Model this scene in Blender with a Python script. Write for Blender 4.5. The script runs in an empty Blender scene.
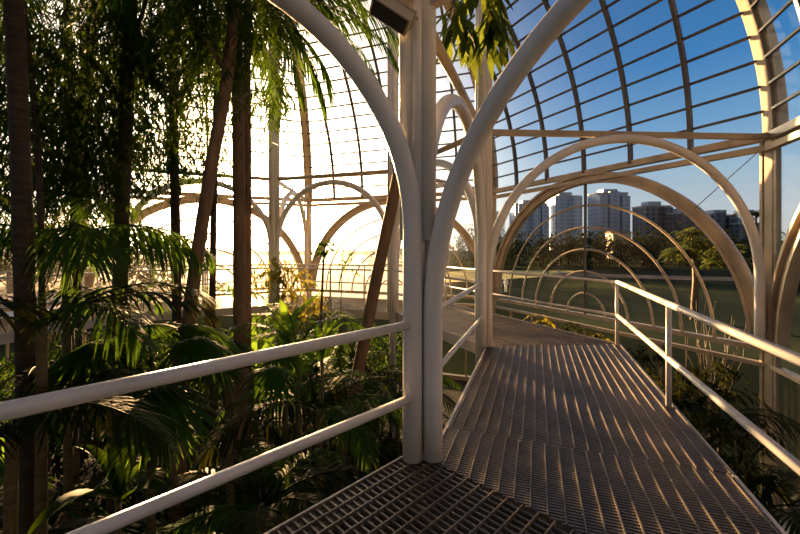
import bpy, math, random
from math import sin, cos, pi, radians, sqrt, atan2, tan
from mathutils import Vector, Matrix, Quaternion, noise

V = Vector
rnd = random.Random(7)
SC = bpy.context.scene
COL = SC.collection

# ------------------------------------------------------------------ site
F = 382.7                      # focal length in pixels of an 800 px wide frame
EYE = 4.57
DECK = 3.0
HOR = 247
OX, OY = -3.152, 5.848          # centre of the octagonal glasshouse
H0 = radians(19.514)            # heading of the deck side in front of the camera
AP_IN, AP_OUT, AP_WALL = 4.13, 6.166, 8.62
SUN_AZ, SUN_EL = radians(-22.0), radians(6.0)


def site(px, py, d):
    """measured spot in the photograph at depth d -> metres on site"""
    return V(((px - 400) / F * d, d, EYE + (HOR - py) / F * d))


def octv(ap, k, z=0.0):
    a = -H0 - pi / 8 + k * pi / 4
    R = ap / cos(pi / 8)
    p = V((OX + R * cos(a), OY + R * sin(a), z))
    if ap == AP_IN and k == 0: p += V((-.03, .07, 0))      # the front column stands slightly off the regular octagon
    return p


def side_dir(k):
    h = H0 - k * pi / 4
    return V((sin(h), cos(h), 0))


def side_nrm(k):
    h = H0 - k * pi / 4
    return V((cos(h), -sin(h), 0))


# ------------------------------------------------------------------ mesh builder
class MB:
    def __init__(self):
        self.v = []
        self.f = []
        self.s = []

    def add(self, vs, fs, smooth=False):
        b = len(self.v)
        self.v.extend(vs)
        for f in fs:
            self.f.append(tuple(i + b for i in f))
            self.s.append(smooth)
        return self

    def box(self, c, hx, hy, hz, ax=None, ay=None, az=None):
        ax = ax or V((1, 0, 0)); ay = ay or V((0, 1, 0)); az = az or V((0, 0, 1))
        c = V(c)
        vs = []
        for sx in (-1, 1):
            for sy in (-1, 1):
                for sz in (-1, 1):
                    vs.append(c + ax * (hx * sx) + ay * (hy * sy) + az * (hz * sz))
        self.add(vs, [(0, 1, 3, 2), (4, 6, 7, 5), (0, 4, 5, 1), (2, 3, 7, 6), (0, 2, 6, 4), (1, 5, 7, 3)])
        return self

    def bar(self, p0, p1, w, h, up=V((0, 0, 1))):
        p0 = V(p0); p1 = V(p1)
        d = (p1 - p0)
        L = d.length
        if L < 1e-6:
            return self
        d /= L
        s = d.cross(up)
        if s.length < 1e-5:
            s = d.cross(V((1, 0, 0)))
        s.normalize()
        u = s.cross(d)
        return self.box((p0 + p1) / 2, L / 2, w / 2, h / 2, d, s, u)

    def tube(self, pts, r, n=10, cap=True):
        pts = [V(p) for p in pts]
        m = len(pts)
        rad = r if isinstance(r, (list, tuple)) else [r] * m
        t0 = (pts[1] - pts[0]).normalized()
        a = t0.cross(V((0, 0, 1)))
        if a.length < 1e-3:
            a = t0.cross(V((0, 1, 0)))
        a.normalize()
        vs = []
        for i in range(m):
            if i == 0:
                t = t0
            elif i == m - 1:
                t = (pts[i] - pts[i - 1]).normalized()
            else:
                t = (pts[i + 1] - pts[i - 1]).normalized()
            a = (a - t * a.dot(t)).normalized()
            b = t.cross(a)
            for j in range(n):
                q = 2 * pi * j / n
                vs.append(pts[i] + (a * cos(q) + b * sin(q)) * rad[i])
        fs = []
        for i in range(m - 1):
            for j in range(n):
                k = (j + 1) % n
                fs.append((i * n + j, i * n + k, (i + 1) * n + k, (i + 1) * n + j))
        self.add(vs, fs, True)
        if cap:
            b = len(self.v) - m * n
            self.f.append(tuple(b + j for j in range(n - 1, -1, -1))); self.s.append(False)
            self.f.append(tuple(b + (m - 1) * n + j for j in range(n))); self.s.append(False)
        return self

    def band(self, c, u, nrm, r0, r1, depth, a0=0.0, a1=pi, seg=48):
        """box-section arch in the plane (u, z) about c"""
        vs, fs = [], []
        for i in range(seg + 1):
            a = a0 + (a1 - a0) * i / seg
            d = u * cos(a) + V((0, 0, sin(a)))
            for r, o in ((r0, -1), (r1, -1), (r1, 1), (r0, 1)):
                vs.append(c + d * r + nrm * (depth / 2 * o))
        for i in range(seg):
            for j in range(4):
                k = (j + 1) % 4
                fs.append((i * 4 + j, i * 4 + k, (i + 1) * 4 + k, (i + 1) * 4 + j))
        fs.append((0, 1, 2, 3)); fs.append((seg * 4 + 3, seg * 4 + 2, seg * 4 + 1, seg * 4))
        return self.add(vs, fs)

    def quad(self, a, b, c, d):
        return self.add([V(a), V(b), V(c), V(d)], [(0, 1, 2, 3)])

    def mesh(self, name, mat, org=V((0, 0, 0))):
        me = bpy.data.meshes.new(name)
        me.from_pydata([tuple(V(p) - org) for p in self.v], [], self.f)
        me.polygons.foreach_set('use_smooth', self.s)
        me.materials.append(mat)
        me.update()
        return me


def link(o, parent=None):
    COL.objects.link(o)
    if parent is not None:
        o.parent = parent
    return o


def part(root, name, mb, mat, label=None, kind=None):
    """world-space builder -> child mesh of root (roots are never rotated when built)"""
    org = V((0, 0, 0))
    r = root
    while r is not None:
        org += r.location
        r = r.parent
    o = bpy.data.objects.new(name, mb.mesh(name, mat, org))
    if label: o['label'] = label
    if kind: o['kind'] = kind
    return link(o, root)


def thing(name, label, cat, loc=(0, 0, 0), group=None):
    o = bpy.data.objects.new(name, None)
    o.empty_display_size = .1
    o.location = loc
    o['label'] = label; o['category'] = cat
    if group: o['group'] = group
    return link(o)


def solo(name, mb, mat, label, cat, loc=(0, 0, 0), group=None, kind=None):
    o = bpy.data.objects.new(name, mb.mesh(name, mat, V(loc)))
    o.location = loc
    o['label'] = label; o['category'] = cat
    if group: o['group'] = group
    if kind: o['kind'] = kind
    return link(o)


def struct(name, mb, mat, parent=None, label=None, cat=None):
    o = bpy.data.objects.new(name, mb.mesh(name, mat))
    if parent is None:
        o['kind'] = 'structure'
        if label: o['label'] = label
        if cat: o['category'] = cat
    return link(o, parent)


def copy_tree(o, loc, rz=0.0, sc=1.0, label=None, group=None):
    c = o.copy(); COL.objects.link(c)
    c.location = loc; c.rotation_euler = (0, 0, rz); c.scale = (sc, sc, sc)
    if label: c['label'] = label
    if group: c['group'] = group
    for ch in o.children:
        d = ch.copy(); COL.objects.link(d); d.parent = c
        for g in ch.children:
            e = g.copy(); COL.objects.link(e); e.parent = d
    return c


# ------------------------------------------------------------------ materials
def nodes(name):
    m = bpy.data.materials.new(name)
    m.use_nodes = True
    nt = m.node_tree
    nt.nodes.clear()
    out = nt.nodes.new('ShaderNodeOutputMaterial')
    return m, nt, out


def N(nt, typ, **kw):
    n = nt.nodes.new(typ)
    for k, v in kw.items():
        if k in n.inputs:
            n.inputs[k].default_value = v
        else:
            setattr(n, k, v)
    return n


def ramp(nt, src, stops):
    r = nt.nodes.new('ShaderNodeValToRGB')
    e = r.color_ramp.elements
    while len(e) > 1: e.remove(e[-1])
    e[0].position, e[0].color = stops[0][0], (*stops[0][1], 1)
    for p, c in stops[1:]:
        x = e.new(p); x.color = (*c, 1)
    nt.links.new(src, r.inputs[0])
    return r


def surf(name, stops, scale=3.0, rough=.5, bump=0.0, stretch=(1, 1, 1), detail=4.0, metallic=0.0, spec=.5, bscale=None):
    m, nt, out = nodes(name)
    p = N(nt, 'ShaderNodeBsdfPrincipled', Roughness=rough, Metallic=metallic)
    p.inputs['Specular IOR Level'].default_value = spec
    tc = N(nt, 'ShaderNodeTexCoord')
    mp = N(nt, 'ShaderNodeMapping', Scale=stretch)
    nt.links.new(tc.outputs['Object'], mp.inputs[0])
    nz = N(nt, 'ShaderNodeTexNoise', Scale=scale, Detail=detail, Roughness=.6)
    nt.links.new(mp.outputs[0], nz.inputs['Vector'])
    r = ramp(nt, nz.outputs['Fac'], stops)
    nt.links.new(r.outputs[0], p.inputs['Base Color'])
    if bump:
        nb = N(nt, 'ShaderNodeTexNoise', Scale=bscale or scale * 4, Detail=3.0)
        nt.links.new(mp.outputs[0], nb.inputs['Vector'])
        b = N(nt, 'ShaderNodeBump', Strength=bump, Distance=.02)
        nt.links.new(nb.outputs['Fac'], b.inputs['Height'])
        nt.links.new(b.outputs[0], p.inputs['Normal'])
    nt.links.new(p.outputs[0], out.inputs[0])
    return m


def leafmat(name, c0, c1, trans=.45, tcol=None, rough=.45):
    m, nt, out = nodes(name)
    oi = N(nt, 'ShaderNodeObjectInfo')
    tc = N(nt, 'ShaderNodeTexCoord')
    nz = N(nt, 'ShaderNodeTexNoise', Scale=2.3, Detail=3.0)
    nt.links.new(tc.outputs['Object'], nz.inputs['Vector'])
    ad = N(nt, 'ShaderNodeMath', operation='MULTIPLY_ADD')
    ad.inputs[1].default_value = .35; ad.inputs[2].default_value = 0
    nt.links.new(oi.outputs['Random'], ad.inputs[0])
    a2 = N(nt, 'ShaderNodeMath', operation='ADD')
    nt.links.new(ad.outputs[0], a2.inputs[0]); nt.links.new(nz.outputs['Fac'], a2.inputs[1])
    r = ramp(nt, a2.outputs[0], [(.35, c0), (.9, c1)])
    p = N(nt, 'ShaderNodeBsdfPrincipled', Roughness=.55)
    p.inputs['Specular IOR Level'].default_value = .04
    nt.links.new(r.outputs[0], p.inputs['Base Color'])
    t = N(nt, 'ShaderNodeBsdfTranslucent')
    if tcol:
        t.inputs['Color'].default_value = (*tcol, 1)
    else:
        nt.links.new(r.outputs[0], t.inputs['Color'])
    mx = N(nt, 'ShaderNodeMixShader', Fac=trans)
    nt.links.new(p.outputs[0], mx.inputs[1]); nt.links.new(t.outputs[0], mx.inputs[2])
    nt.links.new(mx.outputs[0], out.inputs[0])
    return m


def glassmat(name, haze, refl=1.0, tint=(.94, .96, .97)):
    """old greenhouse pane: clear, a little reflective, with added haze that scatters light forward for glare"""
    m, nt, out = nodes(name)
    tr = N(nt, 'ShaderNodeBsdfTransparent', Color=(*tint, 1))
    gl = N(nt, 'ShaderNodeBsdfGlossy', Roughness=.03, Color=(1, 1, 1, 1))
    fr = N(nt, 'ShaderNodeLayerWeight', Blend=.12)
    ml = N(nt, 'ShaderNodeMath', operation='MULTIPLY')
    ml.inputs[1].default_value = refl
    nt.links.new(fr.outputs['Fresnel'], ml.inputs[0])
    mx = N(nt, 'ShaderNodeMixShader')
    nt.links.new(ml.outputs[0], mx.inputs[0]); nt.links.new(tr.outputs[0], mx.inputs[1]); nt.links.new(gl.outputs[0], mx.inputs[2])
    rf = N(nt, 'ShaderNodeBsdfRefraction', Roughness=.62, IOR=1.12, Color=(1, .93, .82, 1))
    tc = N(nt, 'ShaderNodeTexCoord')
    mp = N(nt, 'ShaderNodeMapping', Scale=(1.2, 1.2, .25))
    nt.links.new(tc.outputs['Object'], mp.inputs[0])
    nz = N(nt, 'ShaderNodeTexNoise', Scale=2.5, Detail=4.0)
    nt.links.new(mp.outputs[0], nz.inputs['Vector'])
    hz = N(nt, 'ShaderNodeMapRange')
    hz.inputs[1].default_value = .3; hz.inputs[2].default_value = .75
    hz.inputs[3].default_value = haze * .5; hz.inputs[4].default_value = haze * 1.3
    nt.links.new(nz.outputs['Fac'], hz.inputs[0])
    m2 = N(nt, 'ShaderNodeMixShader')
    nt.links.new(hz.outputs[0], m2.inputs[0]); nt.links.new(mx.outputs[0], m2.inputs[1]); nt.links.new(rf.outputs[0], m2.inputs[2])
    nt.links.new(m2.outputs[0], out.inputs[0])
    return m


M = {}
M['white'] = surf('white_paint', [(.3, (.66, .62, .59)), (.6, (.80, .77, .74)), (.8, (.84, .81, .78))], 1.8, .38, .04, (1, 1, .25))
M['rail'] = surf('rail_paint', [(.3, (.48, .455, .43)), (.5, (.62, .59, .56)), (.8, (.68, .65, .62))], 3.0, .33, .05)
M['tan'] = surf('cream_frame_paint', [(.3, (.34, .26, .17)), (.6, (.48, .385, .265)), (.8, (.53, .43, .30))], 2.0, .36, .05)  # cream paint browned to carry its warm-lit tan
M['dark'] = surf('weathered_bar_paint', [(.3, (.07, .06, .05)), (.7, (.12, .10, .08))], 2.0, .45)
M['deck'] = surf('galvanised_grating', [(.3, (.095, .076, .060)), (.55, (.16, .13, .105)), (.8, (.22, .18, .15))], 2.5, .42, 0, metallic=.25)
M['fascia'] = surf('painted_channel', [(.3, (.45, .41, .36)), (.7, (.58, .53, .47))], 2.0, .45)
M['bark'] = surf('palm_bark', [(.3, (.018, .011, .006)), (.55, (.042, .026, .014)), (.8, (.075, .048, .027))], 6.0, .8, .6, (1, 1, 5))
M['bark2'] = surf('brown_bark', [(.3, (.07, .042, .024)), (.6, (.16, .095, .05)), (.85, (.23, .145, .08))], 7.0, .75, .5, (1, 1, .35))
M['stem'] = surf('cane_stem', [(.3, (.05, .035, .012)), (.7, (.12, .09, .03))], 5.0, .6, .2, (1, 1, 6))
M['leaf'] = leafmat('deep_green_leaf', (.004, .015, .003), (.015, .040, .006), .34, (.09, .15, .008))
M['leaf2'] = leafmat('palm_leaf', (.006, .026, .005), (.022, .064, .009), .40, (.11, .20, .012))
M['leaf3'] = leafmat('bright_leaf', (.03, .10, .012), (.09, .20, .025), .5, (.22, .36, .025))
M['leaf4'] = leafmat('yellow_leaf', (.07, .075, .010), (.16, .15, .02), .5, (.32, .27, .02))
M['leaf5'] = leafmat('broad_hanging_leaf', (.02, .05, .010), (.06, .11, .02), .45, (.16, .20, .02))
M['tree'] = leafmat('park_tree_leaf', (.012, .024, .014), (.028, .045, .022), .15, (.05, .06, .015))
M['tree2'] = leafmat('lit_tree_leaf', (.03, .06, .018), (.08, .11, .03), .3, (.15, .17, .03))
M['soil'] = surf('planting_soil', [(.3, (.006, .005, .003)), (.7, (.020, .014, .008))], 3.0, .95, .8)
M['glass'] = glassmat('greenhouse_glass', .004, .008)
M['sunglare'] = glassmat('glare_haze_glass', .22, .05)  # scattering haze put into the sunward panes to imitate sun glare
M['glasslow'] = glassmat('lower_greenhouse_glass', .003, .3, (.45, .48, .46))


def lawnmat():
    m, nt, out = nodes('park_lawn')
    p = N(nt, 'ShaderNodeBsdfPrincipled', Roughness=1.0)
    p.inputs['Specular IOR Level'].default_value = 0
    tc = N(nt, 'ShaderNodeTexCoord')
    n1 = N(nt, 'ShaderNodeTexNoise', Scale=.05, Detail=5.0)
    nt.links.new(tc.outputs['Object'], n1.inputs['Vector'])
    r = ramp(nt, n1.outputs['Fac'], [(.35, (.018, .028, .025)), (.5, (.028, .038, .030)), (.65, (.07, .09, .04))])
    nt.links.new(r.outputs[0], p.inputs['Base Color'])
    nt.links.new(p.outputs[0], out.inputs[0])
    return m


M['lawn'] = lawnmat()
M['path'] = surf('glare_pale_ground', [(.3, (.60, .52, .42)), (.7, (.74, .65, .52))], 1.0, .9)  # ground colour made pale to imitate the washed-out glare outside
M['gpath'] = surf('dull_garden_path', [(.3, (.16, .13, .11)), (.7, (.24, .19, .16))], .5, .95, spec=0)
M['shade'] = leafmat('shaded_leaf', (.003, .008, .002), (.011, .020, .005), .25, (.06, .06, .006))  # leaf green darkened so the planting reads as deep shade
M['sunlawn'] = surf('painted_sunlit_grass', [(.3, (.38, .34, .08)), (.7, (.55, .47, .12))], .5, .9)  # sunlight on the lawn painted as yellow grass


def facade(name, wall, glass, sx, sz, yaw=0.0):
    """tower facade: pale wall with bands of bluish windows"""
    m, nt, out = nodes(name)
    p = N(nt, 'ShaderNodeBsdfPrincipled', Roughness=.5)
    tc = N(nt, 'ShaderNodeTexCoord')
    sp = N(nt, 'ShaderNodeSeparateXYZ')
    nt.links.new(tc.outputs['Object'], sp.inputs[0])
    ad = N(nt, 'ShaderNodeMath', operation='ADD')
    nt.links.new(sp.outputs[0], ad.inputs[0]); nt.links.new(sp.outputs[1], ad.inputs[1])

    def saw(src, period, duty):
        a = N(nt, 'ShaderNodeMath', operation='DIVIDE'); a.inputs[1].default_value = period
        nt.links.new(src, a.inputs[0])
        b = N(nt, 'ShaderNodeMath', operation='FRACT'); nt.links.new(a.outputs[0], b.inputs[0])
        c = N(nt, 'ShaderNodeMath', operation='LESS_THAN'); c.inputs[1].default_value = duty
        nt.links.new(b.outputs[0], c.inputs[0])
        return c.outputs[0]
    a = saw(ad.outputs[0], sx, .55); b = saw(sp.outputs[2], sz, .6)
    mu = N(nt, 'ShaderNodeMath', operation='MULTIPLY')
    nt.links.new(a, mu.inputs[0]); nt.links.new(b, mu.inputs[1])
    mx = N(nt, 'ShaderNodeMix', data_type='RGBA')
    mx.inputs[6].default_value = (*wall, 1); mx.inputs[7].default_value = (*glass, 1)
    nt.links.new(mu.outputs[0], mx.inputs[0])
    nt.links.new(mx.outputs[2], p.inputs['Base Color'])
    nt.links.new(p.outputs[0], out.inputs[0])
    return m


M['tower'] = facade('hazy_blue_tower_facade', (.52, .64, .82), (.34, .46, .64), 5.0, 3.1)  # facade blues lightened to imitate haze over the city
M['tower2'] = facade('hazy_grey_tower_facade', (.42, .53, .70), (.28, .38, .54), 4.2, 3.1)  # distance haze mixed into wall and window colours
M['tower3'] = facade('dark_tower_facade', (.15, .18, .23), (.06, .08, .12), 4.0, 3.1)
M['house'] = surf('pale_house_wall', [(.3, (.55, .45, .36)), (.7, (.66, .55, .45))], .3, .8)
M['lampglass'] = surf('lamp_glass', [(.3, (.03, .03, .03)), (.7, (.06, .055, .05))], 3.0, .1)
M['cloth_d'] = surf('dark_clothes', [(.3, (.03, .03, .04)), (.7, (.06, .06, .07))], 3.0, .8)
M['cloth_w'] = surf('white_clothes', [(.3, (.7, .7, .7)), (.7, (.85, .85, .85))], 3.0, .8)
M['dead'] = surf('dry_stem', [(.3, (.10, .08, .06)), (.7, (.19, .16, .12))], 3.0, .7)
M['wire'] = surf('thin_wire', [(.3, (.05, .045, .04)), (.7, (.08, .07, .06))], 3.0, .6)

# ------------------------------------------------------------------ ground
g = MB(); g.quad((-400, -60, 0), (400, -60, 0), (400, 500, 0), (-400, 500, 0))
struct('ground', g, M['lawn'], label='park lawn around the glasshouse', cat='lawn')
g = MB()
ring = [octv(AP_WALL - .05, k, .02) for k in range(8)]
g.add(ring, [tuple(range(8))])
struct('floor', g, M['soil'], label='dark planting soil under the walkways', cat='soil')

# ------------------------------------------------------------------ outer shell
SPRING = EYE + 1.84            # height of the eaves beam
DOME_H = 7.4
BASE = 2.86
SIDES = {0: 'east', 1: 'northeast', 2: 'north', 3: 'northwest', 4: 'west'}
RC = AP_WALL / cos(pi / 8)


def prof(t):
    """t 0..1 along the quarter ellipse: inward share, rise"""
    a = t * pi / 2
    return 1 - cos(a), DOME_H * sin(a)


NP = 20
for k, nm in SIDES.items():
    d = side_dir(k); n = side_nrm(k)
    w0 = octv(AP_WALL, k); w1 = octv(AP_WALL, k + 1)
    mid = (w0 + w1) / 2
    half = (w1 - w0).length / 2
    up = V((0, 0, 1))
    # --- wall: eaves beam, sill beams, lower posts
    b = MB()
    for z, w, h, off in ((SPRING, .16, .13, 0), (SPRING - .20, .12, .10, -.06)):
        b.bar(mid - d * half + up * z - n * off * -1, mid + d * half + up * z - n * off * -1, w, h)
    b.bar(w0 + up * BASE, w1 + up * BASE, .12, .09)
    b.bar(w0 + up * (BASE - .26) , w1 + up * (BASE - .26), .12, .07)
    b.bar(w0 + up * .08, w1 + up * .08, .16, .16)
    wall = struct('wall_' + nm, b, M['tan'], label='%s wall frame of the glasshouse' % nm, cat='wall')
    lp = MB()
    for i in range(1, 8):
        p = w0 + d * (2 * half * i / 8)
        lp.bar(p + up * .1, p + up * (BASE - .28), .05, .07, n)
    struct('lower_mullion_frame', lp, M['tan'], wall)
    gl = MB()
    q = n * .02
    gl.quad(w0 + q + up * .1, w1 + q + up * .1, w1 + q + up * (BASE - .2), w0 + q + up * (BASE - .2))
    struct('lower_glass', gl, M['glasslow'], wall)
    # --- window: big box arch, five concentric arcs, mullion, pane
    c = mid + up * BASE
    wb = MB()
    wb.band(c, d, n, 3.33, 3.51, .10)
    wb.band(c, d, n, 3.28, 3.335, .17)
    wb.band(c - n * .08, d, n, 3.47, 3.53, .07)
    win = struct('window_%d' % (k + 1), wb, M['tan'], label='great arched window in the %s wall' % nm, cat='window')
    for i in range(1, 6):
        r = .55 * i
        a = MB()
        a.tube([c + d * (r * cos(t)) + up * (r * sin(t)) for t in [pi * j / 40 for j in range(41)]], .028, 8)
        struct('glazing_arc', a, M['tan'], win)
    a = MB(); a.bar(c, c + up * 3.29, .045, .06, n)
    struct('mullion', a, M['dark'], win)
    a = MB(); a.quad(w0 + q + up * BASE, w1 + q + up * BASE, w1 + q + up * SPRING, w0 + q + up * SPRING)
    struct('pane', a, M['sunglare' if k > 1 else 'glass'], win)
    # --- roof facet
    gv, gf = [], []
    for i in range(NP + 1):
        s, z = prof(i / NP * .97)
        ap = AP_WALL * (1 - s)
        e = half * (1 - s)
        m = V((OX, OY, SPRING + z)) + n * ap
        gv += [m - d * e, m + d * e]
    for i in range(NP):
        gf.append((2 * i, 2 * i + 1, 2 * i + 3, 2 * i + 2))
    gb = MB(); gb.add(gv, gf, True)
    ceil = struct('ceiling_' + nm, gb, M['sunglare' if k > 1 else 'glass'], label='curved glass roof facet above the %s wall' % nm, cat='roof')
    # ribs
    for j in range(1, 6):
        off = -half + 2 * half * j / 6
        pts = []
        for i in range(61):
            s, z = prof(i / 60)
            if half * (1 - s) < abs(off) - .02: break
            pts.append(V((OX, OY, SPRING + z)) + n * (AP_WALL * (1 - s) - .05) + d * off)
        rb = MB()
        for p0, p1 in zip(pts[:-1], pts[1:]):
            e = (p1 - p0).normalized() * .01
            rb.bar(p0 - e, p1 + e, .065, .10, n)
        if len(pts) > 1: struct('rib', rb, M['dark'], ceil)
    # purlins, one bar per row of panes
    pb = MB()
    arc = 0; last = V((0, 0)); nxt = .42
    for i in range(1, 800):
        s, z = prof(i / 800 * .95)
        cur = V((AP_WALL * s, z))
        arc += (cur - last).length; last = cur
        if arc >= nxt:
            nxt += .42
            m = V((OX, OY, SPRING + z)) + n * (AP_WALL * (1 - s) - .03)
            e = half * (1 - s)
            pb.bar(m - d * e, m + d * e, .045, .04)
    struct('purlin_frame', pb, M['dark'], ceil)

# corner posts and hip ribs
for idx, k in enumerate(range(0, 6)):
    w = octv(AP_WALL, k)
    rdir = (w - V((OX, OY, 0))).normalized()
    tdir = V((-rdir.y, rdir.x, 0))
    b = MB()
    b.bar(w + V((0, 0, 0)), w + V((0, 0, SPRING)), .13, .15, rdir)
    for sgn in (-1, 1):
        p = w + tdir * (.115 * sgn) - rdir * .04
        b.bar(p, p + V((0, 0, SPRING)), .045, .09, rdir)
    pts = []
    for i in range(49):
        s, z = prof(i / 48 * .93)
        pts.append(V((OX, OY, SPRING + z)) + rdir * (RC * (1 - s)))
    for p0, p1 in zip(pts[:-1], pts[1:]):
        e = (p1 - p0).normalized() * .012
        b.bar(p0 - e + rdir * .05, p1 + e + rdir * .05, .30, .14, rdir)
        b.bar(p0 - e - rdir * .05, p1 + e - rdir * .05, .15, .06, rdir)
    struct('trim_%d' % (idx + 1), b, M['tan'], label='corner post %d and hip rib of the glasshouse shell' % (idx + 1), cat='frame')

# ------------------------------------------------------------------ inner columns, arches, ties
NAMES = {0: 'beside the walkway in front', 1: 'at the far end of the near walkway', 2: 'behind the front column, dark leaning tree before it',
         3: 'standing in the sun glare by the far deck', 4: 'mostly hidden behind the jungle trunks'}
DOMETOP = SPRING + DOME_H * sqrt(1 - ((AP_IN / AP_WALL)) ** 2) - .1
SPR_Z = 4.47


def neighbours(k):
    me = octv(AP_IN, k)
    return [('side', (octv(AP_IN, k - 1) - me).normalized()), ('side', (octv(AP_IN, k + 1) - me).normalized()),
            ('out', (me - V((OX, OY, 0))).normalized())]


for k in range(5):
    c = octv(AP_IN, k)
    lab = {0: 'thick white clustered steel column at the front edge of the grating',
           1: 'white steel column where the near walkway turns, by the arched window',
           2: 'grey steel column seen just left of the front clustered column',
           3: 'slim steel column in the bright glare on the far deck',
           4: 'steel column half hidden among the jungle trunks'}[k]
    t = thing('steel_column', lab, 'column', (c.x, c.y, 0), 'inner ring of steel columns')
    b = MB(); b.box((c.x, c.y, DOMETOP / 2), .05, .05, DOMETOP / 2, side_dir(k), side_nrm(k))
    part(t, 'core', b, M['white'])
    for kind, dd in neighbours(k):
        b = MB(); p = c + dd * .090
        b.tube([p + V((0, 0, 4.62)), p + V((0, 0, DOMETOP))], .064, 16)
        part(t, 'pipe', b, M['white'])
    nb = neighbours(k)
    for i in (0, 1):
        dd = (nb[i][1] + nb[2][1]).normalized()
        b = MB(); p = c + dd * .085
        b.tube([p + V((0, 0, DECK + .01)), p + V((0, 0, DOMETOP))], .040, 14)
        part(t, 'pipe', b, M['white'])
    b = MB(); p = c - neighbours(k)[2][1] * .06
    b.tube([p, p + V((0, 0, DOMETOP))], .055, 16)
    part(t, 'pipe', b, M['white'])

ARCH_R = .072


def arch(p, q, spr, label, mat, foot_q=DECK, foot_p=DECK, r=ARCH_R, off_p=.085, off_q=.085):
    d = (q - p); d.z = 0; L = d.length; d.normalize()
    a = p + d * off_p; b_ = q - d * off_q
    R = (b_ - a).length / 2
    c = (a + b_) / 2
    pts = [V((a.x, a.y, foot_p + .01)), V((a.x, a.y, (foot_p + spr) / 2))]
    for i in range(41):
        t = pi - pi * i / 40
        pts.append(V((c.x, c.y, spr)) + d * (R * cos(t)) + V((0, 0, R * sin(t))))
    pts += [V((b_.x, b_.y, (foot_q + spr) / 2)), V((b_.x, b_.y, foot_q + .01))]
    t = thing('tubular_arch', label, 'arch', (c.x, c.y, DECK), 'tubular arches of the inner frame')
    m = MB(); m.tube(pts, r, 18)
    part(t, 'bent_tube', m, mat)
    return t


SL = {0: 'white tubular arch over the inner railing of the near walkway',
      1: 'white tubular arch just behind the near walkway arch',
      2: 'pale tubular arch between the grey column and the glare-lit column',
      3: 'pale tubular arch in the strongest sun glare',
      4: 'pale tubular arch hidden in the far jungle',
      7: 'big white tube curving from the front column up to the palm crowns'}
for k in (0, 1, 2, 3, 4, 7):
    arch(octv(AP_IN, k), octv(AP_IN, k + 1), SPR_Z + (.22 if k == 7 else .12), SL[k], M['white'])
RL = {0: 'big white tube sweeping from the front column over the grating',
      1: 'wide pale tubular arch crossing the near arched window',
      2: 'pale tubular arch over the deck at the back corner',
      3: 'pale tubular arch seen edge-on beyond the glare-lit column',
      4: 'pale tubular arch over the deck behind the jungle'}
for k in range(5):
    arch(octv(AP_IN, k), octv(AP_WALL, k), {0: SPR_Z - .40}.get(k, SPR_Z - .42), RL[k], M['white'], foot_q=BASE + .05, off_q=.22, off_p=.14 if k == 0 else .085)

TIE = SPRING - .02
for k in range(5):
    a = octv(AP_IN, k, TIE); w = octv(AP_WALL, k, TIE)
    d = (w - a).normalized()
    b = MB(); b.bar(a + d * .12, w - d * .1, .07, .09)
    solo('tie_beam', b, M['tan'], {0: 'tie beam from the front column out to the east wall, above the frame edge',
         1: 'level tie beam running above the wide arch at the near window',
         2: 'tie beam from the grey column out to the back corner',
         3: 'tie beam beyond the glare-lit column', 4: 'tie beam beyond the jungle-hidden column'}[k], 'beam', (a.x, a.y, TIE), 'roof tie beams')
for k in (0, 1, 2, 3, 4, 7):
    a = octv(AP_IN, k, TIE); w = octv(AP_IN, k + 1, TIE)
    d = (w - a).normalized()
    b = MB(); b.tube([a + d * .12, w - d * .12], .05, 10)
    solo('ring_tube', b, M['tan'], {0: 'horizontal ring tube between the two near columns', 1: 'horizontal ring tube from the walkway-bend column to the grey column',
         2: 'horizontal ring tube above the far deck arch', 3: 'horizontal ring tube in the sun glare', 4: 'horizontal ring tube behind the jungle',
         7: 'horizontal ring tube leaving the front column to the upper left'}[k], 'beam', (a.x, a.y, TIE), 'ring tubes of the inner frame')

# flood lamp under the ring tube by the front column
p = site(392, 13, 2.72)
t = thing('flood_lamp', 'tan box-shaped flood lamp high beside the front column', 'lamp', tuple(p))
ax = V((.86, .10, -.50)).normalized()
ay = V((-.30, .92, -.25)); ay = (ay - ax * ay.dot(ax)).normalized()
az = ax.cross(ay)
b = MB(); b.box(p, .15, .07, .05, ax, ay, az)
b.box(p + az * .05, .155, .075, .008, ax, ay, az); part(t, 'housing', b, M['tan'])
b = MB(); b.box(p - az * .052, .135, .058, .003, ax, ay, az); part(t, 'lens', b, M['lampglass'])
b = MB(); b.tube([p + ax * .10 + az * .04, p + ax * .16 + az * .09, octv(AP_IN, 0, p.z + .05)], .012, 8); part(t, 'bracket', b, M['tan'])

# ------------------------------------------------------------------ decks


def clip(p, d, poly):
    """segment of the line p + t d inside a convex polygon"""
    lo, hi = -1e9, 1e9
    m = len(poly)
    area = sum(poly[i].x * poly[(i + 1) % m].y - poly[(i + 1) % m].x * poly[i].y for i in range(m))
    sg = 1 if area > 0 else -1
    for i in range(m):
        a = poly[i]; b = poly[(i + 1) % m]
        e = b - a
        nn = V((-e.y, e.x, 0)) * sg
        den = nn.dot(d); num = nn.dot(p - a)
        if abs(den) < 1e-9:
            if num < 0: return None
            continue
        t = -num / den
        if den > 0: lo = max(lo, t)
        else: hi = min(hi, t)
    return (lo, hi) if hi - lo > .01 else None


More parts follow.
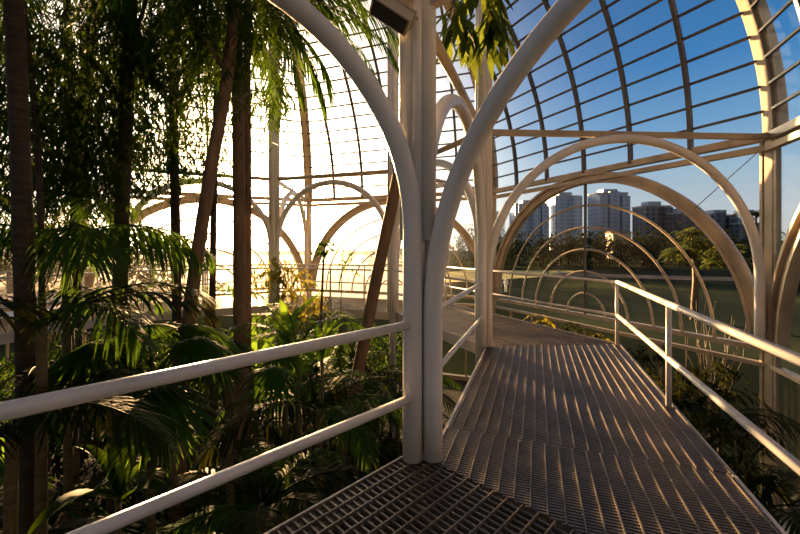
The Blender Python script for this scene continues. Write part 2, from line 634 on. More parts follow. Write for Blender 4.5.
def grating(root, poly, d, gap=.099, cross=.028, thick=.014, shift=.01, beams=(0, 1, 2, 3)):
    d = d.normalized(); s = V((d.y, -d.x, 0))
    us = [p.dot(d) for p in poly]; vs = [p.dot(s) for p in poly]
    m = MB()
    v = min(vs) + shift
    while v < max(vs):
        p = s * v
        c = clip(p, d, poly)
        if c: m.bar(p + d * c[0] + V((0, 0, DECK - .015)), p + d * c[1] + V((0, 0, DECK - .015)), .009, .036)
        v += gap
    part(root, 'bearing_bars', m, M['deck'])
    m = MB()
    u = min(us)
    while u < max(us):
        p = d * u
        c = clip(p, s, poly)
        if c: m.bar(p + s * c[0] + V((0, 0, DECK - .019)), p + s * c[1] + V((0, 0, DECK - .023)), thick, .026)
        u += cross
    part(root, 'cross_bars', m, M['deck'])
    # frame channel round the panel and joists under it
    for i in beams:
        a = poly[i]; b_ = poly[(i + 1) % len(poly)]
        fb = MB()
        if abs((b_ - a).normalized().dot(d)) < .8: continue
        fb.bar(a + V((0, 0, DECK - .10)), b_ + V((0, 0, DECK - .10)), .025, .19)
        part(root, 'edge_beam', fb, M['fascia'])
    jb = MB()
    u = min(us) + .4
    while u < max(us):
        c = clip(d * u, s, poly)
        if c: jb.bar(d * u + s * c[0] + V((0, 0, DECK - .09)), d * u + s * c[1] + V((0, 0, DECK - .09)), .04, .09)
        u += .85
    part(root, 'joists', jb, M['deck'])


DL = {0: 'steel grating walkway running ahead beside the right railing',
      1: 'steel grating walkway turning left in front of the near arched window',
      2: 'far deck on the back side behind the grey column',
      3: 'far deck in the sun glare behind the leaning stems',
      4: 'far deck at the left behind the jungle'}
for k in range(5):
    poly = [octv(AP_IN + .06, k), octv(AP_IN + .06, k + 1), octv(AP_OUT + .05, k + 1), octv(AP_OUT + .05, k)]
    dd = side_dir(k) * .008
    poly = [poly[0] + dd, poly[1] - dd, poly[2] - dd, poly[3] + dd]
    c = sum(poly, V((0, 0, 0))) / 4
    t = thing('grating_walkway', DL[k], 'walkway', (c.x, c.y, DECK), 'grating walkways of the ring deck')
    if k == 0:      # two panels butted together on this walkway
        hd = side_dir(0); J = 3.27
        pi_ = poly[0].lerp(poly[1], (J - poly[0].dot(hd)) / (poly[1] - poly[0]).dot(hd))
        po_ = poly[3].lerp(poly[2], (J - poly[3].dot(hd)) / (poly[2] - poly[3]).dot(hd))
        grating(t, [poly[0], pi_ - hd * .004, po_ - hd * .004, poly[3]], hd)
        grating(t, [pi_ + hd * .004, poly[1], poly[2], po_ + hd * .004], hd, shift=.035)
    else:
        grating(t, poly, side_dir(k), cross=.030 if k < 2 else .06, thick=.016 if k < 2 else .03)

A0 = octv(AP_IN, 0) - V((-.03, .07, 0)); A2 = octv(AP_OUT + .05, 0)
LH = V((sin(radians(44.3)), cos(radians(44.3)), 0))       # heading of the left railing
LS = V((LH.y, -LH.x, 0))
e0 = A0 - LS * .12 - LH * .008
poly = [e0, A2, A2 - LH * 2.6, e0 - LH * 4.2]
poly = [p - LH * .006 for p in poly]
c = sum(poly, V((0, 0, 0))) / 4
t = thing('grating_platform', 'dark steel grating platform in the foreground at the column foot', 'platform', (c.x, c.y, DECK))
grating(t, poly, LH, cross=.050, thick=.012)

# ------------------------------------------------------------------ railings


def railing(pts, posts, label, r=.030, zt=1.005, zm=.465, group='white tube railings', mid=True):
    c = sum(pts, V((0, 0, 0))) / len(pts)
    t = thing('handrail', label, 'railing', (c.x, c.y, DECK), group)
    up = V((0, 0, 1))
    m = MB(); m.tube([p + up * (DECK + zt) for p in pts], r, 14); part(t, 'top_rail', m, M['rail'])
    m = MB(); m.tube([p + up * (DECK + zm) for p in pts], r * .92, 14); part(t, 'mid_rail', m, M['rail'])
    for p in posts:
        m = MB(); m.tube([p + up * (DECK - .05), p + up * (DECK + zt)], .026, 12)
        part(t, 'post', m, M['rail'])
    return t


ra = A0 - LS * .02 - LH * .10
railing([ra - LH * 4.1, ra - LH * 3.0, ra], [ra - LH * 2.75, ra - LH * 4.0], 'white two-bar railing crossing the left foreground to the front column', r=.033)
P1 = octv(AP_OUT, 1); P0 = octv(AP_OUT, 0)
railing([P1, (P0 + P1) / 2, P0 - (P1 - P0) * .05], [P1, (P0 + P1) / 2, P0], 'sunlit white railing along the right edge of the walkway', r=.031)
OL = {1: 'thin white railing in front of the near arched window', 2: 'outer white railing of the far deck at the back corner',
      3: 'outer white railing of the far deck in the glare', 4: 'outer white railing behind the jungle'}
for k in (1, 2, 3, 4):
    a = octv(AP_OUT, k); b_ = octv(AP_OUT, k + 1)
    dd = (b_ - a).normalized() * .035
    railing([a + dd, (a + b_) / 2, b_ - dd], ([(a + b_) / 2] if k > 1 else []) + ([b_ - dd] if k == 4 else []) + ([a + dd] if k > 1 else []), OL[k], r=.024)
IL = {0: 'short white railing between the front column and the next column', 1: 'inner white railing beyond the walkway bend',
      2: 'inner white railing of the far deck left of the grey column', 3: 'inner white railing of the far deck in the glare',
      4: 'inner white railing of the far deck behind the jungle'}
for k in range(5):
    a = octv(AP_IN, k); b_ = octv(AP_IN, k + 1); dd = (b_ - a).normalized() * .14
    railing([a + dd, (a + b_) / 2, b_ - dd], [] if k == 0 else [(a + b_) / 2], IL[k], r=.029 if k == 0 else .022)

# ------------------------------------------------------------------ plants: shared leaf meshes
Z3 = V((0, 0, 1))


def leaflet(mb, p, d, L, w, droop, seg=3, fold=.0):
    """one strap leaflet starting at p, heading d, bending down"""
    d = d.normalized()
    s = d.cross(Z3)
    if s.length < 1e-3: s = V((1, 0, 0))
    s.normalize()
    vs = []
    q = V(p); cur = V(d)
    for i in range(seg + 1):
        t = i / seg
        ww = w * (.35 + 1.3 * t if t < .4 else max(.06, .87 * (1 - ((t - .4) / .6) ** 1.6)))
        vs += [q - s * ww * .5, q + s * ww * .5]
        cur = (cur + V((0, 0, -droop / seg))).normalized()
        q = q + cur * (L / seg)
    fs = [(2 * i, 2 * i + 1, 2 * i + 3, 2 * i + 2) for i in range(seg)]
    mb.add(vs, fs, True)


def frond_builder(L, e0, e1, pairs, ll, lw, droop, rr, seed, side=62):
    r = random.Random(seed)
    mb = MB()
    pts = [V((0, 0, 0))]
    n = 14
    ang = []
    for i in range(n):
        t = i / (n - 1)
        a = radians(e0 + (e1 - e0) * (t ** 1.25)); ang.append(a)
        pts.append(pts[-1] + V((cos(a), 0, sin(a))) * (L / n))
    mb.tube(pts, [rr * (1 - .85 * i / n) for i in range(n + 1)], 5, cap=False)
    for i in range(pairs):
        t = .16 + .84 * (i + .5) / pairs
        f = t * n; j = min(int(f), n - 1); fr = f - j
        p = pts[j].lerp(pts[j + 1], fr)
        T = (pts[j + 1] - pts[j]).normalized()
        up = V((-T.z, 0, T.x))
        k = sin(pi * (.12 + .83 * t)) ** .7
        for sg in (-1, 1):
            a = radians(side - 30 * t + r.uniform(-6, 6))
            d = T * cos(a) + V((0, sg, 0)) * sin(a) + up * (.22 + r.uniform(-.12, .12))
            leaflet(mb, p, d, ll * k * r.uniform(.88, 1.1), lw * (.6 + .4 * k), droop * r.uniform(.8, 1.25))
    return mb


def fan_builder(R, petiole, seed, n=34, e0=40):
    r = random.Random(seed)
    mb = MB()
    a = radians(e0)
    pts = [V((0, 0, 0)), V((cos(a), 0, sin(a))) * petiole * .5, V((cos(a), 0, sin(a))) * petiole + V((.05, 0, -.10))]
    mb.tube(pts, [.016, .012, .010], 5, cap=False)
    c = pts[-1]
    T = V((cos(a * .2), 0, -.25)).normalized()
    up = V((-T.z, 0, T.x))
    for i in range(n):
        q = radians(-150 + 300 * i / (n - 1))
        d = T * cos(q) + V((0, 1, 0)) * sin(q) + up * (.05 if i % 2 else .14)
        leaflet(mb, c, d, R * (.75 + .25 * cos(q * .6)) * r.uniform(.92, 1.05), R * .105, 1.15, 4)
    return mb


def strap_builder(L, w, e0, e1, seed):
    """one long broad leaf with a folded midrib"""
    mb = MB(); n = 9
    p = V((0, 0, 0)); vs = []
    for i in range(n + 1):
        t = i / n
        a = radians(e0 + (e1 - e0) * t ** 1.4)
        ww = w * (.25 + 2.2 * t if t < .34 else max(.02, 1.0 - ((t - .34) / .66) ** 2.2))
        up = V((-sin(a), 0, cos(a)))
        vs += [p + V((0, -ww / 2, 0)) + up * ww * .22, p, p + V((0, ww / 2, 0)) + up * ww * .22]
        p = p + V((cos(a), 0, sin(a))) * (L / n)
    fs = []
    for i in range(n):
        for j in (0, 1):
            fs.append((3 * i + j, 3 * i + j + 1, 3 * i + j + 4, 3 * i + j + 3))
    mb.add(vs, fs, True)
    return mb


def sprays(mb, centre, rad, count, ll, lw, r, per=9, hang=.8, tw=.5, flat=(1, 1, 1)):
    """drooping leafy twigs spread through an ellipsoid"""
    for _ in range(count):
        while True:
            q = V((r.uniform(-1, 1), r.uniform(-1, 1), r.uniform(-1, 1)))
            if q.length < 1: break
        p = V(centre) + V((q.x * rad[0], q.y * rad[1], q.z * rad[2]))
        az = r.uniform(0, 2 * pi)
        d = V((cos(az), sin(az), r.uniform(-.5, .4))).normalized()
        L = tw * r.uniform(.6, 1.3)
        for i in range(per):
            t = (i + .5) / per
            d2 = (d + V((0, 0, -hang * 1.2 * t))).normalized()
            pp = p + d2 * (L * t)
            a2 = az + r.choice((-1, 1)) * r.uniform(.5, 1.3)
            dd = V((cos(a2), sin(a2), -hang * r.uniform(.4, 1.5))).normalized()
            leaflet(mb, pp, dd, ll * r.uniform(.7, 1.25), lw * r.uniform(.8, 1.2), .35, 2)


def trunk_pts(ps, ds, n=8):
    """smooth path through control points"""
    out = []
    m = len(ps)
    for i in range(m - 1):
        p0 = ps[max(i - 1, 0)]; p1 = ps[i]; p2 = ps[i + 1]; p3 = ps[min(i + 2, m - 1)]
        for j in range(n):
            t = j / n
            out.append(.5 * ((2 * p1) + (p2 - p0) * t + (2 * p0 - 5 * p1 + 4 * p2 - p3) * t * t + (3 * p1 - p0 - 3 * p2 + p3) * t ** 3))
    out.append(ps[-1])
    return out


def trunk(root, ps, r0, r1, mat, name='trunk', rings=True, sides=12):
    pts = trunk_pts(ps, None, 10)
    m = len(pts)
    rad = []
    for i in range(m):
        t = i / (m - 1)
        r = r0 + (r1 - r0) * t
        if i == 0: r *= 1.35
        if rings: r *= (1 + .035 * (1 if i % 2 else -1))
        rad.append(r)
    b = MB(); b.tube(pts, rad, sides)
    return part(root, name, b, mat)


def leafpart(root, name, me, loc, rz, sc=1.0, tilt=0.0):
    """loc is in world space; root is an unrotated Empty"""
    o = bpy.data.objects.new(name, me)
    o.location = V(loc) - root.location
    o.rotation_euler = (tilt, 0, rz)
    o.scale = (sc, sc, sc)
    return link(o, root)


FR = {}
FR['arch'] = [frond_builder(1.9, 62 + 5 * i, -38, 36, .52, .034, .75, .016, 10 + i).mesh('frond', M['leaf2']) for i in range(2)]
FR['mid'] = [frond_builder(1.7, 26 + 6 * i, -48, 36, .55, .036, 1.1, .014, 20 + i).mesh('frond', M['leaf2']) for i in range(2)]
FR['dark'] = [frond_builder(1.7, 34, -42, 34, .55, .036, 1.0, .014, 25 + i).mesh('frond', M['shade']) for i in range(2)]
FR['hang'] = [frond_builder(1.9, -12 - 10 * i, -84, 40, .50, .032, 1.2, .014, 30 + i).mesh('frond', M['leaf2']) for i in range(2)]
FR['shade'] = [frond_builder(1.7, 34, -42, 34, .55, .036, 1.0, .014, 27).mesh('frond', M['shade'])]
FR['lit'] = [frond_builder(1.2, 50 - 15 * i, -45, 26, .36, .028, .7, .010, 40 + i).mesh('frond', M['leaf3']) for i in range(2)]
FR['gold'] = [frond_builder(.9, 60, -50, 22, .26, .024, .7, .008, 50).mesh('frond', M['leaf4'])]
FR['main'] = [frond_builder(1.55, 24, -46, 44, .78, .034, 1.7, .014, 70).mesh('frond', M['leaf2'])]
FR['long'] = [frond_builder(2.9, 30 - 14 * i, -66, 58, .62, .030, 1.3, .016, 80 + i).mesh('frond', M['leaf2']) for i in range(2)]
FR['fan'] = [fan_builder(.62, .7, 60 + i, 34, 55 - 35 * i).mesh('fan_leaf', M['leaf2']) for i in range(2)]
FR['fandark'] = [fan_builder(.55, .6, 66, 30, 40).mesh('fan_leaf', M['leaf'])]
FR['strap'] = [strap_builder(1.15, .13, 82 - 14 * i, 10 - 30 * i, 1).mesh('leaf', M['leaf3']) for i in range(3)]
FR['strapdark'] = [strap_builder(.8, .15, 70 - 25 * i, -15 - 20 * i, 1).mesh('leaf', M['leaf']) for i in range(2)]


def ground(p, z=0.0):
    return V((p.x, p.y, z))


# ---- tall trunks of the jungle (measured through the left half)
def tall_palm(label, pts, r0, r1, nf, mat, seed, kinds=('hang', 'mid'), sc=1.0, az=None, extra=()):
    r = random.Random(seed)
    ps = [ground(pts[0], 0.0)] + pts
    t = thing('palm_tree', label, 'palm', tuple(ps[0]), 'tall palms in the planting')
    trunk(t, ps, r0, r1, mat)
    top = ps[-1]
    cs = MB(); cs.tube([top - V((0, 0, .05)), top + V((0, 0, .35)), top + V((0, 0, .6))], [r1 * .95, r1 * .8, r1 * .3], 10)
    part(t, 'crownshaft', cs, M['stem'])
    for i in range(nf):
        a = (2 * pi * i / nf + r.uniform(-.3, .3)) if az is None else r.uniform(*az)
        k = r.choice(kinds)
        leafpart(t, 'frond', r.choice(FR[k]), top + V((cos(a), sin(a), 0)) * .04 + V((0, 0, .3)), a, sc * r.uniform(.85, 1.15))
    for k, a, q in extra:
        leafpart(t, 'frond', r.choice(FR[k]), top + V((cos(a), sin(a), 0)) * .04 + V((0, 0, .25)), a, q)
    return t


tall_palm('thick dark ringed palm trunk, nearest the left edge', [site(27, 420, 3.3), site(22, 200, 3.3), site(12, -40, 3.3), site(8, -120, 3.3)], .078, .066, 9, M['bark'], 1)
tall_palm('slim straight palm trunk standing in the sun glare, the thicker one of a close pair', [site(240, 420, 5.6), site(239, 200, 5.6), site(237, 30, 5.6), site(236, 8, 5.6)], .095, .075, 9, M['bark2'], 2, ('mid', 'hang'), 1.0, extra=(('mid', .12, 1.2), ('mid', -.4, 1.15), ('hang', .35, 1.0), ('mid', .5, 1.1)))
tall_palm('thin straight palm trunk tight on the right of the glare-lit pair', [site(247, 430, 6.0), site(248, 200, 6.0), site(247, 50, 6.0), site(248, 26, 6.0)], .06, .05, 8, M['bark2'], 3, extra=(('long', .05, .95), ('long', -.25, 1.0), ('long', .35, .85), ('long', -.05, .75), ('long', .2, 1.05), ('long', -.4, .8)))
tall_palm('thin dark palm trunk behind the long leaning trunk', [site(212, 400, 7.0), site(213, 250, 7.0), site(216, 120, 7.0), site(218, 40, 7.0)], .06, .05, 8, M['bark'], 4, ('hang', 'dark'))
tall_palm('red-brown thin stem beside the leftmost trunk', [site(44, 430, 4.1), site(40, 200, 4.1), site(33, 90, 4.1), site(22, 0, 4.1), site(16, -60, 4.1)], .034, .026, 7, M['bark'], 5, ('hang', 'dark'))


def leafy_tree(label, pts, r0, r1, mat, clouds, branches, seed, lm, ll=.15, lw=.026, group='leafy trees in the planting', hang=.8, tw=.5, per=9):
    r = random.Random(seed)
    ps = [ground(pts[0], 0.0)] + pts
    t = thing('leafy_tree', label, 'tree', tuple(ps[0]), group)
    trunk(t, ps, r0, r1, mat, rings=False)
    for bp in branches:
        trunk(t, bp, .035, .012, mat, 'branch', False, 8)
    b = MB()
    for c, rad, n in clouds:
        sprays(b, c, rad, n, ll, lw, r, hang=hang, tw=tw, per=per)
    part(t, 'foliage', b, lm)
    return t


leafy_tree('dark forked tree trunk with fine hanging leaves, left of centre of the jungle', [site(119, 430, 5.0), site(121, 250, 5.0), site(126, 120, 5.0), site(131, 0, 5.0), site(134, -60, 5.0)], .095, .07, M['bark'],
           [(site(105, 70, 5.0), (1.0, .8, 1.0), 480), (site(60, 120, 4.6), (.75, .7, 1.1), 400), (site(165, 40, 5.4), (.8, .8, .9), 320), (site(75, 190, 5.2), (.8, .7, .8), 220)],
           [[site(130, 45, 5.0), site(140, 20, 5.0), site(152, -20, 5.1)], [site(126, 110, 5.0), site(100, 70, 4.9), site(70, 50, 4.7)], [site(128, 70, 5.0), site(150, 80, 5.2), site(172, 90, 5.3)]], 11, M['leaf'])
leafy_tree('straight dark tree trunk between the forked tree and the leaning trunk', [site(178, 430, 6.6), site(176, 250, 6.6), site(173, 100, 6.6), site(172, -30, 6.6)], .085, .065, M['bark'],
           [(site(175, 60, 6.6), (.95, .8, 1.3), 420), (site(200, 140, 6.8), (.8, .7, .8), 220), (site(150, 150, 6.4), (.7, .7, .8), 260)],
           [[site(174, 120, 6.6), site(190, 100, 6.6), site(206, 95, 6.7)], [site(174, 90, 6.6), site(158, 66, 6.5), site(146, 60, 6.4)]], 12, M['leaf'])
leafy_tree('long brown leaning trunk bending right as it rises', [site(176, 534, 4.5), site(182, 400, 4.5), site(190, 310, 4.5), site(209, 180, 4.5), site(226, 85, 4.5), site(236, -10, 4.5), site(240, -60, 4.5)], .085, .06, M['bark2'],
           [(site(235, -5, 4.6), (.75, .7, .65), 230), (site(262, 55, 4.9), (.38, .4, .8), 110), (site(205, 10, 4.3), (.5, .5, .6), 110)],
           [[site(231, 40, 4.5), site(250, 10, 4.6), site(275, 0, 4.7)], [site(228, 75, 4.5), site(205, 40, 4.4), site(190, 20, 4.3)]], 13, M['leaf'])
leafy_tree('dense dark leafy tree filling the upper left corner', [site(78, 430, 6.0), site(76, 240, 6.0), site(70, 100, 6.0), site(66, -40, 6.0)], .07, .05, M['bark'],
           [(site(50, 40, 6.0), (1.5, .9, 1.4), 750), (site(20, 150, 5.6), (.9, .8, 1.2), 420), (site(100, 150, 6.2), (.8, .7, .9), 260)],
           [[site(72, 140, 6.0), site(50, 100, 5.9), site(30, 90, 5.8)]], 14, M['leaf'])
# leaning tree behind the front column, its broad leaves hang beside the column top
leafy_tree('dark leaning trunk behind the front column with broad leaves hanging at the top', [site(338, 470, 6.0), site(347, 430, 6.0), site(372, 300, 6.0), site(397, 180, 6.0), site(418, 60, 5.6), site(438, -40, 5.2), site(446, -80, 5.0)], .115, .07, M['bark2'],
           [(site(480, 0, 4.6), (.42, .35, .22), 13), (site(458, 8, 4.7), (.2, .25, .22), 6), (site(495, 14, 4.6), (.22, .2, .16), 6)],
           [[site(436, -30, 5.2), site(455, -30, 4.9), site(480, -14, 4.6)], [site(440, -45, 5.2), site(462, -22, 4.8), site(496, 4, 4.6)]], 15, M['leaf5'], .42, .115, hang=1.7, tw=.30, per=5)

# ---- small palms at middle height, fronds arching over the planting
def frond_palm(label, base, top, nf, kinds, seed, sc=1.0, azs=None, r0=.05, name='small_palm', mat='stem', group='frond palms in the planting', stems=1):
    r = random.Random(seed)
    t = thing(name, label, 'palm', tuple(ground(base)), group)
    ps = [ground(base), ground(base, top.z * .5).lerp(V((top.x, top.y, top.z * .5)), .4), top]
    trunk(t, ps, r0, r0 * .7, M[mat])
    for i in range(nf):
        a = azs[i] if azs else 2 * pi * i / nf + r.uniform(-.35, .35)
        k = kinds[i % len(kinds)]
        leafpart(t, 'frond' if not k.startswith('fan') else 'fan_leaf', r.choice(FR[k]), top + V((cos(a), sin(a), 0)) * .02, a, sc * r.uniform(.88, 1.12))
    return t


frond_palm('palm with a big drooping frond across the middle of the left jungle', site(70, 400, 4.0), site(66, 262, 4.0), 5, ['arch', 'mid'], 21, .85, [-.75, .8, 1.9, 3.3, -2.0])
frond_palm('dark palm with hanging fronds above the left end of the railing', site(40, 420, 3.0), site(42, 325, 3.0), 8, ['dark', 'mid'], 22, .85, [.25, -.4, 1.0, 2.0, 3.0, -2.6, -1.2, 1.5])
frond_palm('palm arching behind the railing below the forked tree', site(110, 450, 4.6), site(112, 350, 4.6), 6, ['mid', 'dark'], 23, .8)
frond_palm('fan-leaved palm with pleated leaves drooping behind the left railing', site(150, 520, 3.7), site(152, 385, 3.7), 7, ['fan', 'fan', 'fandark'], 24, 1.0, [-.9, .1, -1.7, 1.2, 2.2, 3.3, -2.6], name='fan_palm')
fp = [o for o in COL.objects if o.name.startswith('fan_palm')][-1]
yl = leafpart(fp, 'fan_leaf', fan_builder(.5, .35, 90, 30, -10).mesh('fan_leaf', M['leaf3']), site(152, 392, 3.65), -.85, .9)  # brighter leaf colour stands in for sunlight on this leaf
yl['label'] = 'fan leaf coloured yellow-green to look sunlit'
frond_palm('fan-leaved palm under the glare-lit trunk pair', site(232, 470, 4.3), site(228, 372, 4.3), 6, ['fan', 'fandark'], 25, .8, [-.4, -1.4, .8, 2.0, 3.0, -2.3], name='fan_palm')
frond_palm('low palm whose frond arches in front of the leaning dark trunk', site(322, 480, 4.2), site(318, 408, 4.2), 7, ['mid', 'dark'], 26, .72, [-.05, .5, -.9, 2.0, 3.0, -2.2, 1.2])
frond_palm('low palm with fronds reaching under the grating platform edge', site(262, 534, 2.9), site(262, 505, 2.9), 7, ['dark', 'mid'], 27, .62, [.2, 1.0, -.5, 2.0, 2.9, -2.4, -1.3])
frond_palm('young palm with upright green fronds right of the thin glare-lit trunk', site(300, 420, 5.4), site(297, 352, 5.4), 8, ['lit', 'arch'], 28, .75)
frond_palm('feathery sunlit palm half hidden by the trunk in the sun glare', site(205, 400, 7.4), site(207, 300, 7.4), 8, ['lit'], 29, 1.0)
frond_palm('palm at the lower left corner under the railing', site(5, 534, 2.6), site(12, 430, 2.6), 7, ['dark'], 30, .7, [.6, -.2, 1.3, 2.2, 3.0, -2.4, -1.2])
frond_palm('palm with one long comb-like frond reaching right past the forked tree', site(80, 420, 4.25), site(66, 240, 4.25), 6, ['main'], 33, 1.0, [-.05, -.75, .9, 2.2, 3.3, -2.1])


def strap_plant(label, base, n, mesh, seed, sc=1.0, name='broadleaf_plant', group='broad-leaved plants', z=0.0, kind='leaf'):
    r = random.Random(seed)
    t = thing(name, label, 'plant', (base.x, base.y, z), group)
    b = MB(); b.tube([V((base.x, base.y, z)), base + V((0, 0, .05))], [.035, .025], 8)
    part(t, 'stem', b, M['stem'])
    for i in range(n):
        a = 2.4 * i + r.uniform(-.3, .3)
        leafpart(t, kind, FR[mesh][min(i * len(FR[mesh]) // n, len(FR[mesh]) - 1)] if False else r.choice(FR[mesh]), base + V((0, 0, r.uniform(-.05, .05))), a, sc * r.uniform(.75, 1.15), r.uniform(-.15, .15))
    return t


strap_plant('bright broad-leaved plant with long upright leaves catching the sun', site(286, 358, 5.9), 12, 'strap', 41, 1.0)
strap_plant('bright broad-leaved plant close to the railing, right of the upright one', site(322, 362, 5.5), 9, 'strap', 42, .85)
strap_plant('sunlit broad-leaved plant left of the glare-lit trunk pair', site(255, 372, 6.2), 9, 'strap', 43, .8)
strap_plant('single upright dark broad leaf plant low behind the railing', site(118, 500, 3.4), 6, 'strapdark', 44, 1.1)
strap_plant('pale sunlit broad leaves at the far left behind the lower railing', site(8, 470, 3.9), 6, 'strap', 45, .6)

# climber with golden leaves round the glare-lit column, thin plant on the far deck side
r_ = random.Random(77)
c3 = octv(AP_IN, 3)
t = thing('golden_climber', 'yellow-green climber glowing round the foot of the slim column in the glare', 'climber', (c3.x + .35, c3.y - .5, 0))
b = MB(); b.tube([V((c3.x + .35, c3.y - .5, 0)), V((c3.x + .30, c3.y - .45, 2.0)), V((c3.x + .2, c3.y - .35, 3.7))], [.03, .025, .012], 8); part(t, 'stem', b, M['stem'])
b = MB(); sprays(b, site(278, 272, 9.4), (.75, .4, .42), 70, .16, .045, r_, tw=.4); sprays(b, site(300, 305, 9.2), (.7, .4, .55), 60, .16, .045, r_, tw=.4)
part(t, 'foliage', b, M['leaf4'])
p0 = site(322, 330, 7.5)
t = thing('slender_sapling', 'thin dark stem with a small leafy tuft on top, before the far deck', 'sapling', tuple(ground(p0)))
b = MB(); b.tube([ground(p0), site(321, 320, 7.5), site(323, 270, 7.5), site(325, 243, 7.5)], [.03, .028, .022, .012], 8); part(t, 'stem', b, M['bark'])
b = MB(); b.tube([site(322, 262, 7.5), site(328, 252, 7.5), site(329, 244, 7.5)], [.015, .012, .006], 6); part(t, 'branch', b, M['bark'])
b = MB(); sprays(b, site(324, 247, 7.5), (.15, .12, .15), 26, .14, .05, r_, tw=.15, per=5, hang=.3); part(t, 'tuft', b, M['leaf2'])
t = thing('pale_sapling', 'wispy pale green sapling right of the dark tufted stem', 'sapling', tuple(ground(site(340, 330, 7.7))))
b = MB(); b.tube([ground(site(340, 330, 7.7)), site(341, 300, 7.7), site(343, 250, 7.7)], [.018, .012, .006], 6); part(t, 'stem', b, M['stem'])
b = MB(); sprays(b, site(344, 258, 7.7), (.28, .2, .35), 14, .13, .04, r_, tw=.2, per=5, hang=.3); part(t, 'foliage', b, M['leaf3'])
b = MB(); b.tube([site(325, 240, 7.5), site(326, 210, 7.5), site(325, 160, 7.5), V((site(325, 160, 7.5).x, 7.5, 9.5))], .006, 5)
solo('hanging_cable', b, M['wire'], 'thin cable hanging from the roof down to the tufted stem', 'cable', tuple(site(325, 240, 7.5)))

# ---- shaded undergrowth below the walkways
def bed_point(r, lo=.5, hi=AP_IN - .25):
    while True:
        q = V((r.uniform(-hi, hi), r.uniform(-hi, hi), 0))
        a = atan2(q.y, q.x)
        if lo < q.length < hi: return V((OX + q.x, OY + q.y, 0))


r_ = random.Random(99)
b = MB()
for i in range(1500):
    p = bed_point(r_, 0, 4.4)
    h = r_.uniform(.1, .9)
    sprays(b, p + V((0, 0, h)), (.25, .25, .2), 1, .22, .06, r_, per=7, tw=.5, hang=.5)
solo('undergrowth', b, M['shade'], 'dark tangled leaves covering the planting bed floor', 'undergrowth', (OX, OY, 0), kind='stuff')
fern = None
for i in range(26):
    p = bed_point(r_)
    if p.y < 2.2 and p.x > -1: continue
    top = r_.uniform(.7, 1.9)
    lab = 'shadowy fern palm in the undergrowth below the left railing'
    if fern is None:
        fern = frond_palm(lab, p, V((p.x, p.y, 1.2)), 8, ['dark', 'mid'], 200, .62, None, .04, 'fern_palm', 'stem', 'fern palms in the undergrowth')
    else:
        copy_tree(fern, (p.x, p.y, 0), r_.uniform(0, 6.28), top / 1.2)
for j in range(24):
    a_ = radians(50 + 118 * j / 23 + r_.uniform(-2, 2)); q_ = r_.uniform(3.15, 3.75)
    p = V((OX + q_ * cos(a_), OY + q_ * sin(a_), 0)); h_ = r_.uniform(1.9, 2.65)
    t = thing('leafy_shrub', 'dense green shrub in the row under the inner edge of the far deck', 'shrub', (p.x, p.y, 0), 'shrubs under the far deck')
    bb = MB(); bb.tube([V((p.x, p.y, 0)), V((p.x, p.y, h_ * .9))], [.03, .012], 6); part(t, 'stem', bb, M['stem'])
    bb = MB(); sprays(bb, V((p.x, p.y, h_ - .75)), (.6, .5, .8), 90, .17, .06, r_, tw=.3, per=7, hang=.5); part(t, 'foliage', bb, M[('leaf2', 'leaf', 'leaf3')[j % 3]])

for j in range(18):
    a_ = radians(62 + 100 * j / 17 + r_.uniform(-2, 2)); q_ = r_.uniform(6.9, 7.5)
    p = V((OX + q_ * cos(a_), OY + q_ * sin(a_), 0)); h_ = r_.uniform(1.7, 2.5)
    t = thing('leafy_shrub', 'shrub in the strip between the far deck and the sunward glass', 'shrub', (p.x, p.y, 0), 'shrubs along the sunward glass')
    bb = MB(); bb.tube([V((p.x, p.y, 0)), V((p.x, p.y, h_ * .9))], [.03, .012], 6); part(t, 'stem', bb, M['stem'])
    bb = MB(); sprays(bb, V((p.x, p.y, h_ - .8)), (.62, .45, .8), 90, .18, .065, r_, tw=.3, per=7, hang=.5); part(t, 'foliage', bb, M[('leaf2', 'leaf3', 'leaf')[j % 3]])

# ---- strip of planting between the right deck edge and the glass
SH = [('low shrub with yellow-lit tips right below the right railing, nearest the corner post', 712, 372, 5.6, 'shade', (.5, .4, .28), 60),
      ('dark shrub under the right railing post', 655, 385, 6.0, 'shade', (.5, .4, .35), 60),
      ('dark shrub low in the gap at the right edge of the grating', 735, 440, 4.2, 'shade', (.45, .4, .45), 60),
      ('dark leafy shrub by the glass below the sill', 630, 352, 8.0, 'shade', (.6, .45, .3), 60),
      ('shrub at the deck edge with reddish-yellow shoots before the arched window', 543, 322, 8.6, 'leaf4', (.10, .10, .34), 16),
      ('small yellow-green shrub below the window, left of the railing corner post', 600, 334, 8.3, 'leaf4', (.24, .2, .16), 24),
      ('dark shrub at the far end of the gap under the window', 575, 330, 8.4, 'shade', (.5, .3, .3), 50)]
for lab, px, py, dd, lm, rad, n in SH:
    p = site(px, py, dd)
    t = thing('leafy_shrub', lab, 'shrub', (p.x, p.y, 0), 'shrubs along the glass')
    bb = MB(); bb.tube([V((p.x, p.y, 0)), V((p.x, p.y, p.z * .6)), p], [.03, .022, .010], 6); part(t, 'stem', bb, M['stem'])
    bb = MB(); sprays(bb, p - V((0, 0, .1)), rad, n, .15, .05, r_, tw=.28, per=7, hang=.5); part(t, 'foliage', bb, M[lm])
